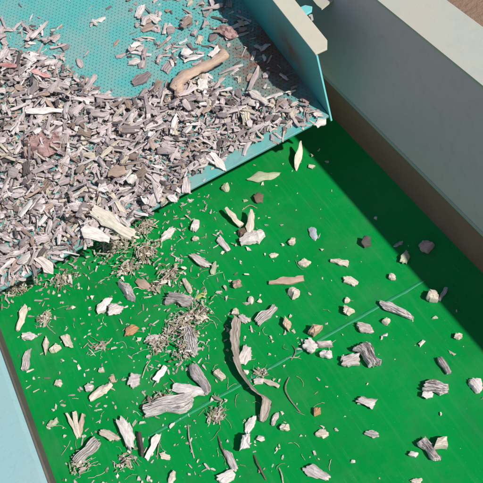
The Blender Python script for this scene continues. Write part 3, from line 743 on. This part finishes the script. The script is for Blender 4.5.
B('block', 283, 319, 291, 331, 9, 'peach', 'peach coloured chip left of the seam end lumps')
# --- right part
B('curl', 360, 244, 372, 241, 11, 'dark', 'dark hollow folded bit at the edge of the wall shade', roll=40)
B('sliver', 394, 246, 403, 241, 3, 'grey', 'thin grey sliver lying in the wall shade')
B('lump', 419, 249, 434, 251, 12, 'rose', 'pink crumpled lump deep in the wall shade')
B('flake', 402, 264, 409, 251, 8, 'leaf', 'greenish grey flake in the wall shade beside the pink lump', roll=20)
B('sliver', 331, 260, 348, 264, 5, 'cream', 'flat cream splinter left of the dark folded bit')
B('flake', 342, 278, 357, 284, 8, 'cream', 'beige pointed flake below the flat cream splinter', roll=10)
B('lump', 388, 277, 396, 277, 7, 'cream', 'beige crumb just above the right end of the seam')
B('block', 344, 311, 354, 311, 10, 'cream', 'cream cube resting beside the belt seam')
B('lump', 344, 300, 350, 300, 5, 'cream', 'tiny crumb above the cream cube')
B('sliver', 380, 303, 412, 318, 8, 'rib', 'long hollow sliver with a dark groove at the right end of the seam', roll=10)
B('lump', 426, 297, 440, 298, 12, 'cream', 'pinkish cream lump at the shade edge past the seam')
B('sliver', 439, 300, 447, 289, 4, 'grey', 'thin grey splinter leaning on the lump past the seam', tilt=14)
B('flake', 356, 325, 373, 332, 11, 'pale', 'pale angular flake below the belt seam', roll=-8)
B('lump', 382, 322, 391, 322, 7, 'cream', 'beige crumb under the long hollow sliver')
B('lump', 382, 334, 388, 334, 4, 'white', 'tiny white crumb under the beige crumb')
B('block', 309, 336, 322, 328, 11, 'peach', 'peach chunk with an orange side standing on the seam')
B('flake', 304, 341, 318, 353, 13, 'white', 'whitish slab left of the paired lumps under the seam', roll=-15)
B('lump', 317, 343, 333, 347, 10, 'pale', 'pale lump between the whitish slab and the striped block')
B('lump', 320, 355, 333, 356, 10, 'white', 'white lump below the pale lump')
B('flake', 340, 364, 361, 359, 13, 'pale', 'pale torn flake touching the striped block')
B('rib', 362, 347, 375, 366, 16, 'rib', 'striped block with dark grooves right of the pale lumps', roll=-10)
B('lump', 454, 338, 463, 335, 7, 'cream', 'cream crumb near the right edge by the wall shade')
B('rib', 439, 358, 449, 373, 7, 'grey', 'slim grey grooved chip at right on the open belt', roll=-15)
B('flake', 471, 378, 481, 391, 12, 'white', 'white triangular flake at the right edge of the photograph')
B('rib', 425, 386, 448, 390, 11, 'rib', 'dark grooved chip with a white bit at its foot')
B('lump', 421, 396, 434, 395, 8, 'white', 'white bit at the foot of the dark grooved chip')
B('flake', 357, 402, 379, 404, 14, 'pale', 'broad pale flake on open belt below the striped block', roll=12)
B('block', 313, 413, 321, 412, 9, 'orange', 'small orange cube with a dark side below the seam')
B('flake', 315, 434, 329, 433, 8, 'cream', 'cream oval flake under the small orange cube')
B('flake', 365, 432, 379, 436, 8, 'grey', 'grey beige flake below the broad pale flake')
B('flake', 302, 464, 328, 480, 12, 'pale', 'long pale chip at the bottom edge centre', roll=15)
B('lump', 407, 454, 419, 454, 7, 'white', 'white crumb left of the striped chip at bottom right')
B('rib', 422, 441, 437, 460, 11, 'rib', 'striped chip with dark grooves at bottom right', roll=-20)
B('lump', 434, 447, 449, 443, 14, 'cream', 'cream lump leaning on the bottom right striped chip')
B('flake', 410, 482, 424, 479, 6, 'cream', 'cream flake cut by the bottom edge at right')
B('lump', 350, 461, 355, 461, 4, 'white', 'tiny white crumb alone at the lower right centre')
B('lump', 366, 383, 369, 383, 3, 'cream', 'tiny crumb just above the broad pale flake')
# --- middle
B('flake', 242, 364, 250, 345, 11, 'pale', 'pale two lobed flake right of the twisted strip', roll=10)
B('block', 214, 370, 224, 380, 8, 'cream', 'cream chip left of the bend of the twisted strip')
B('sliver', 262, 379, 279, 387, 4, 'cream', 'bent cream splinter right of the twisted strip', tilt=8)
B('lump', 254, 381, 264, 381, 6, 'pale', 'pale crumb on the seam beside the twisted strip')
B('flake', 246, 432, 254, 416, 8, 'white', 'white oblong chip below the end of the twisted strip')
B('block', 241, 452, 254, 438, 15, 'white', 'white square block below the twisted strip')
B('lump', 256, 439, 265, 439, 7, 'white', 'small white lump at the right of the white square block')
B('lump', 280, 428, 290, 428, 9, 'cream', 'cream rounded lump right of the white chips')
B('sliver', 272, 425, 277, 413, 5, 'pale', 'pale splinter left of the cream rounded lump')
B('flake', 223, 444, 235, 470, 8, 'grey', 'grey triangular flake left of the white square block', roll=-10)
B('flake', 215, 480, 237, 475, 13, 'white', 'white flake cut by the bottom edge below the grey triangle')
B('sliver', 174, 388, 205, 394, 9, 'white', 'bright white oblong chip at the left end of the seam')
B('rib', 146, 412, 193, 402, 15, 'grey', 'large grey grooved bark block lying across the seam')
B('rib', 193, 367, 209, 394, 11, 'grey', 'slanting grey grooved chip above the white oblong', roll=-35)
B('curl', 155, 381, 166, 367, 6, 'white', 'white hooked shaving above the large bark block', roll=30)
B('flake', 143, 341, 165, 339, 9, 'pale', 'pale ragged flake right of the orange flake')
B('flake', 124, 334, 138, 327, 9, 'orange', 'orange oval flake left of the ragged pale flake')
B('flake', 127, 382, 142, 379, 16, 'pale', 'pale pink five sided flake in the lower left', roll=8)
# --- lower left
B('block', 118, 282, 138, 302, 11, 'grey', 'grey brown split block below the edge of the heap', roll=-8)
B('sliver', 98, 313, 111, 299, 7, 'white', 'white splinter left of the split block', roll=20)
B('flake', 108, 315, 124, 305, 10, 'pale', 'pale flake between the white splinter and the split block', roll=25)
B('sliver', 18, 331, 26, 306, 6, 'cream', 'tall cream splinter near the left edge below the heap', roll=40)
B('flake', 21, 334, 38, 338, 10, 'white', 'white folded flake under the tall cream splinter', roll=-10)
B('block', 45, 357, 47, 337, 7, 'cream', 'cream upright oblong, left of the three in a row')
B('block', 50, 351, 62, 347, 8, 'cream', 'cream lying block, middle of the three in a row')
B('block', 64, 335, 73, 349, 8, 'cream', 'cream slanting oblong, right of the three in a row')
B('rib', 25, 370, 28, 351, 7, 'grey', 'fibrous grey chip nearest the left rail')
B('lump', 55, 383, 63, 383, 9, 'cream', 'beige crumb alone in the lower left of the belt')
B('lump', 85, 389, 94, 387, 10, 'pale', 'pale lump at the left end of the beige bar')
B('sliver', 90, 400, 111, 385, 7, 'cream', 'beige bar linking two small lumps in the lower left')
B('flake', 107, 380, 118, 377, 7, 'peach', 'peach flake at the right end of the beige bar')
B('lump', 99, 370, 105, 370, 7, 'cream', 'cream crumb above the beige bar')
B('sliver', 48, 426, 58, 420, 5, 'leaf', 'short greenish splinter near the left rail')
B('sliver', 68, 415, 78, 437, 4, 'cream', 'left splinter of the fan of three near the left rail', tilt=-10)
B('sliver', 76, 414, 79, 437, 4, 'cream', 'middle splinter of the fan of three near the left rail', tilt=-14)
B('sliver', 84, 415, 79, 437, 4, 'tan', 'right splinter of the fan of three near the left rail', tilt=-10)
B('rib', 76, 464, 99, 442, 10, 'grey', 'fibrous grey white chip at the lower left', roll=30)
B('flake', 121, 417, 134, 452, 13, 'white', 'large bright white pointed flake at the lower left', roll=-14, lift=.002)
B('flake', 98, 431, 119, 440, 10, 'cream', 'cream triangular flake left of the large white pointed one', roll=-15, lift=.003)
B('flake', 139, 430, 143, 458, 9, 'dark', 'dark slab standing right of the large white flake', roll=55)
B('curl', 146, 459, 158, 434, 6, 'white', 'white hooked strip beside the dark slab', roll=40)
B('flake', 159, 455, 171, 457, 7, 'cream', 'small three legged beige bit under the bark block', roll=20)
B('sliver', 170, 483, 175, 472, 5, 'cream', 'cream splinter at the bottom edge below the bark block', tilt=15)
B('rib', 169, 299, 192, 303, 12, 'grey', 'grey weathered chunk among the fibre tangles', roll=20)
B('leaf', 194, 298, 206, 292, 5, 'lime', 'small yellow green leaf right of the weathered chunk')
B('sliver', 184, 279, 191, 292, 6, 'cream', 'pale curved splinter above the weathered chunk', roll=20)
B('curl', 136, 280, 153, 289, 7, 'tan', 'curved tan shaving right of the split block', roll=20)
B('rib', 188, 328, 195, 356, 12, 'grey', 'upright grey fibrous strip in the middle tangles', roll=20)

# --- the big twisted strip
zz = [.0080, .0105, .0105, .0095, .0080, .0070, .0040]
pp = [(237, 318), (235, 336), (236, 352), (241, 372), (255, 391), (267, 401), (262, 422)]
path = smooth_path([(*on_z(x, y, z)[:2], z) for (x, y), z in zip(pp, zz)], 30)
n = len(path)
wd = [float(np.interp(i / (n - 1), [0, .1, .4, .7, .9, 1], [.014, .018, .017, .016, .014, .006])) for i in range(n)]
tl = [float(np.interp(i / (n - 1), [0, .3, .5, .75, .88, 1], [118, 114, 106, 112, 130, 150])) for i in range(n)]
v, f = sweep_geo(path, wd, .0024, tl, 3, 8, .26)
v[:, 2] -= v[:, 2].min() - .0; ctr = v.mean(0); ctr[2] = 0
loc = np.array([(i * .0045, .012 * math.cos(2 * math.pi * (q + .5) / 8), .002 * math.sin(2 * math.pi * (q + .5) / 8)) for i in range(n) for q in range(8)])
o = obj('twisted_strip', to_mesh('twisted_strip', (v - ctr, f), MAT['strip'], local=loc, sharp=50)); o.location = ctr
tag(o, 'big twisted grey strip arching over the belt seam', 'strip')

# --- tangles of plant fibre
def tangle(x, y, rx, ry, nf, h, label, seed, mat='fibre', flakes=8):
    r = random.Random(seed); c = on_z(x, y, .004); V, Fc, Lc, Rc = [], [], [], []; b = 0
    sx = rx * 1.38 / F; sy = ry * 1.38 / F * 1.25
    ex, ey_ = R.T[:, 0], R.T[:, 1]                       # world axes seen in the picture
    ax = nrm(np.array([R[0, 0], R[1, 0], 0])); ay = nrm(np.array([-R[0, 1], -R[1, 1], 0]))
    for i in range(int(nf * 1.2)):
        p = c + ax * r.gauss(0, .5) * sx + ay * r.gauss(0, .5) * sy; p[2] = r.uniform(.001, h)
        d = r.uniform(0, 6.28); pts = []; step = r.choice((.0012, .0018, .0026, .0042)); m = r.randint(4, 9); curv = r.gauss(0, .12)
        for _ in range(m):
            pts.append(p.copy()); d += curv + r.gauss(0, .22); p = p + np.array([math.cos(d) * step, math.sin(d) * step, r.gauss(0, .0016)])
            p[2] = min(max(p[2], .0008), h)
        rad = r.choice((.0002, .00025, .0003, .0004, .0006, .0010))
        g_ = sweep_geo(pts, [rad * 1.6 * (1 - .6 * (abs(i_ / (m - 1) - .4))) for i_ in range(m)], rad, r.uniform(0, 90), r.random(), 4, .3)
        V.append(g_[0]); Lc.append(g_[0] + rng.uniform(-1, 1, 3)); Rc.append(np.full(len(g_[0]), r.random())); Fc += [tuple(b + q for q in t) for t in g_[1]]; b += len(g_[0])
    for i in range(int(nf * 2.2)):
        g_ = chip_geo(seed * 50 + i, r.choice((.003, .004, .006, .009, .014)) * r.uniform(.8, 1.2), r.uniform(.0012, .0042), r.uniform(.0008, .002), nu=4, nv=2, twist=r.uniform(-1, 1), arch=r.uniform(-.2, .3), rough=.3)
        E = np.array(Matrix.Rotation(r.uniform(0, 6.28), 3, 'Z') @ Matrix.Rotation(r.gauss(0, .5), 3, 'Y') @ Matrix.Rotation(r.gauss(0, .5), 3, 'X'))
        p = c + ax * r.gauss(0, .5) * sx + ay * r.gauss(0, .5) * sy; p[2] = r.uniform(.0018, h)
        V.append(g_[0] @ E.T + p); Lc.append(g_[0] + rng.uniform(-1, 1, 3)); Rc.append(np.full(len(g_[0]), r.random())); Fc += [tuple(b + q for q in t) for t in g_[1]]; b += len(g_[0])
    v = np.concatenate(V); v[:, 2] = np.maximum(v[:, 2], .0002); v[:, 2] -= v[:, 2].min(); ctr = np.array([c[0], c[1], 0])
    me = mesh('fibre_tangle', v - ctr, Fc, MAT[mat], 40); finish(me, np.concatenate(Lc), np.concatenate(Rc))
    o = obj('fibre_tangle', me); o.location = ctr
    return tag(o, label, 'fibre tangle')
for i, t in enumerate((
    (117, 248, 17, 15, 60, .022, 'largest fibre tangle spilling off the lower edge of the heap'),
    (147, 254, 12, 11, 45, .016, 'grey crumpled fibre tangle right of the largest one'),
    (146, 227, 10, 8, 26, .010, 'beige crumbly tangle just below the lip beside the heap'),
    (128, 268, 13, 9, 30, .010, 'loose fibre tangle above the split block'),
    (170, 276, 10, 8, 32, .010, 'small fibre tangle above the weathered chunk'),
    (155, 287, 7, 5, 14, .007, 'thin fibre tangle beside the curved tan shaving'),
    (200, 313, 9, 10, 34, .011, 'fibre tangle right of the weathered chunk'),
    (182, 322, 11, 9, 36, .011, 'fibre tangle below the weathered chunk'),
    (186, 345, 11, 15, 48, .013, 'tall fibre tangle round the upright grey strip'),
    (158, 345, 9, 7, 24, .008, 'fibre tangle under the pale ragged flake'),
    (172, 330, 8, 6, 14, .006, 'sparse fibre tangle left of the tall one'),
    (216, 414, 7, 7, 20, .007, 'small fibre tangle right of the bark block'),
    (162, 400, 9, 6, 18, .010, 'fibre tuft on top of the bark block'),
    (62, 280, 16, 8, 30, .010, 'stringy tangle hanging below the left part of the heap'),
    (20, 288, 14, 7, 26, .010, 'stringy tangle at the left edge below the heap'),
    (45, 318, 6, 7, 16, .006, 'small tangle beside the tall cream splinter'),
    (98, 345, 9, 6, 10, .004, 'wispy tangle left of the orange flake'),
    (80, 463, 9, 8, 24, .008, 'tangle under the fibrous grey white chip'),
    (126, 458, 8, 8, 14, .005, 'wispy tangle below the large white pointed flake'),
    (262, 372, 6, 6, 8, .004, 'wispy tangle where the twisted strip meets the seam'))):
    tangle(*t, seed=300 + i)

# --- single stems
def stem(pts, label, rad=.0009, mat='fibre'):
    path = smooth_path([(*on_z(x, y, .001)[:2], .0009 + h) for x, y, h in pts], 14)
    v, f = sweep_geo(path, rad * 1.8, rad * 1.5, 20, 3, 5, .2); v[:, 2] -= v[:, 2].min(); ctr = v.mean(0); ctr[2] = 0
    o = obj('plant_stem', to_mesh('plant_stem', (v - ctr, f), MAT[mat])); o.location = ctr; return tag(o, label, 'stem')
stem([(289, 377, 0), (286, 388, .003), (289, 398, .002), (300, 412, 0)], 'hair thin curved stem right of the twisted strip')
stem([(188, 425, 0), (190, 440, .003), (194, 458, 0)], 'thin green stem below the bark block')
stem([(254, 455, 0), (259, 466, .004), (266, 480, 0)], 'thin brown stem at the bottom edge right of the white block', .0011, 'brown')
stem([(279, 468, 0), (282, 475, .002), (283, 483, 0)], 'short green stem at the bottom edge centre', .001, 'leaf')
stem([(218, 436, 0), (223, 450, .004), (228, 462, 0)], 'thin dark stem by the grey triangular flake', .0009, 'brown')
stem([(88, 340, 0), (96, 347, .002), (107, 344, .001), (112, 338, 0)], 'wiry tan stem in the lower left', .0009, 'tan')
stem([(150, 360, 0), (146, 369, .003), (142, 378, 0)], 'thin stem rising from the five sided pink flake', .0008, 'leaf')
stem([(160, 440, 0), (159, 448, .003), (157, 459, 0)], 'thin stem beside the white hooked strip', .0008)
stem([(292, 345, 0), (296, 352, .002), (291, 360, 0)], 'fine curved stem below the seam centre', .0007)
stem([(242, 210, 0), (250, 206, .002), (257, 208, 0)], 'short fine stem above the crossed slivers', .0007)

# --- fine crumbs and dust specks strewn over the belt
V, Fc, Lc, Rc = [], [], [], []; b = 0; r = random.Random(5)
cnt = 0
while cnt < 480:
    x = r.uniform(-5, 488); y = r.uniform(150, 488)
    if y < 290 - .53 * x + 6: continue
    p = on_z(x, y, 0)
    if p[0] > .38 or p[0] < -.205: continue
    dens = .10 + .9 * math.exp(-((x - 150) / 95) ** 2) * interp(y, [(200, .8), (330, .9), (480, .55)]) + .15 * math.exp(-((x - 260) / 60) ** 2)
    if r.random() > dens: continue
    s = r.choice((.0005, .0006, .0008, .0010, .0013, .0018)) * r.uniform(.8, 1.2)
    q = np.array([(1, 1, -.7), (-1, 1, -.7), (-1, -1, -.7), (1, -1, -.7), (.7, .6, .7), (-.8, .7, .6), (-.6, -.8, .8), (.8, -.6, .5)]) * s + np.array([[r.gauss(0, .45) * s for _ in range(3)] for _ in range(8)])
    q[:, 0] *= r.uniform(.8, 2.4); a = r.uniform(0, 6.28); q = q @ np.array([[math.cos(a), math.sin(a), 0], [-math.sin(a), math.cos(a), 0], [0, 0, 1]])
    q[:, 2] -= q[:, 2].min(); q += [p[0], p[1], belt_z(p[0])]
    V.append(q); Lc.append(q); Rc.append(np.full(8, r.random())); Fc += [tuple(b + i for i in t) for t in ((0, 3, 2, 1), (4, 5, 6, 7), (0, 1, 5, 4), (1, 2, 6, 5), (2, 3, 7, 6), (3, 0, 4, 7))]; b += 8; cnt += 1
k_ = chip_material('pale_crumbs', [(0, (.62, .60, .50)), (.4, (.74, .71, .62)), (.7, (.48, .50, .36)), (1, (.66, .60, .56))], .2)
me = mesh('crumbs', np.concatenate(V), Fc, k_); finish(me, np.concatenate(Lc), np.concatenate(Rc))
tag(obj('crumbs', me), 'fine pale crumbs and dust specks strewn over the green belt', 'crumbs', kind='stuff')

# --- fine loose hairs of plant fibre between the pieces
V, Fc, Lc, Rc = [], [], [], []; b = 0; r = random.Random(11); cnt = 0
while cnt < 95:
    x = r.gauss(190, 75); y = r.uniform(235, 480)
    if y < 290 - .53 * x + 12 or not 15 < x < 360: continue
    p = on_z(x, y, 0)
    if p[0] < -.19: continue
    d = r.uniform(0, 6.28); step = r.uniform(.0015, .0040); cv_ = r.gauss(0, .25); pts = []; z = .0006
    for q in range(7):
        pts.append(np.array([p[0], p[1], z])); d += cv_ + r.gauss(0, .1); p = p + np.array([math.cos(d), math.sin(d), 0]) * step; z = .0006 + .003 * math.sin(math.pi * q / 6) * r.random()
    g_ = sweep_geo(pts, .0006, .0005, 0, cnt, 4, .1); V.append(g_[0]); Lc.append(g_[0]); Rc.append(np.full(len(g_[0]), r.random()))
    Fc += [tuple(b + i for i in t) for t in g_[1]]; b += len(g_[0]); cnt += 1
me = mesh('loose_fibres', np.concatenate(V), Fc, MAT['fibre']); finish(me, np.concatenate(Lc), np.concatenate(Rc))
tag(obj('loose_fibres', me), 'fine loose plant hairs scattered over the green belt', 'fibres', kind='stuff')

# --- splinters and fines spilled under the lip, thinning out along the belt
V, Fc, Lc, Rc = [], [], [], []; b = 0; r = random.Random(23); cnt = 0
while cnt < 620:
    x = r.uniform(-8, 330); y = r.uniform(190, 484); e = y - (290 - .53 * x)
    if e < 3: continue
    p = on_z(x, y, .001)
    if p[0] < -.205: continue
    near = math.exp(-e / 22) * interp(x, [(0, 1), (140, 1), (185, .25), (220, .03)])
    mid = .55 * math.exp(-((x - 178) / 34) ** 2) * interp(y, [(230, 1), (370, .9), (410, .25), (480, .12)]) + .10 * math.exp(-((x - 90) / 70) ** 2)
    if r.random() > near + mid + .012: continue
    big = 1.0 + .9 * near
    L_, W_, T_ = r.choice((.0025, .004, .006, .009)) * big * r.uniform(.8, 1.2), r.uniform(.0011, .0030) * big, r.uniform(.0007, .0016)
    g_ = chip_geo(9000 + cnt, L_, min(W_, L_ * .7), T_, nu=4, nv=2, twist=r.uniform(-1, 1), arch=r.uniform(-.1, .2), rough=.12)
    E = np.array(Matrix.Rotation(r.uniform(0, 6.28), 3, 'Z') @ Matrix.Rotation(r.gauss(0, .22), 3, 'Y') @ Matrix.Rotation(r.gauss(0, .3), 3, 'X'))
    q = g_[0] @ E.T; q[:, 2] -= q[:, 2].min(); q += [p[0], p[1], .0001 + (r.random() * .006 * near if near > .4 else 0)]
    V.append(q); Lc.append(g_[0] + rng.uniform(-1, 1, 3)); Rc.append(np.full(len(q), r.random())); Fc += [tuple(b + i for i in t) for t in g_[1]]; b += len(q); cnt += 1
me = mesh('splinter_fines', np.concatenate(V), Fc, MAT['fines'], 38); finish(me, np.concatenate(Lc), np.concatenate(Rc))
tag(obj('splinter_fines', me), 'fine splinters and fibre bits spilled on the belt under the heap', 'fines', kind='stuff')
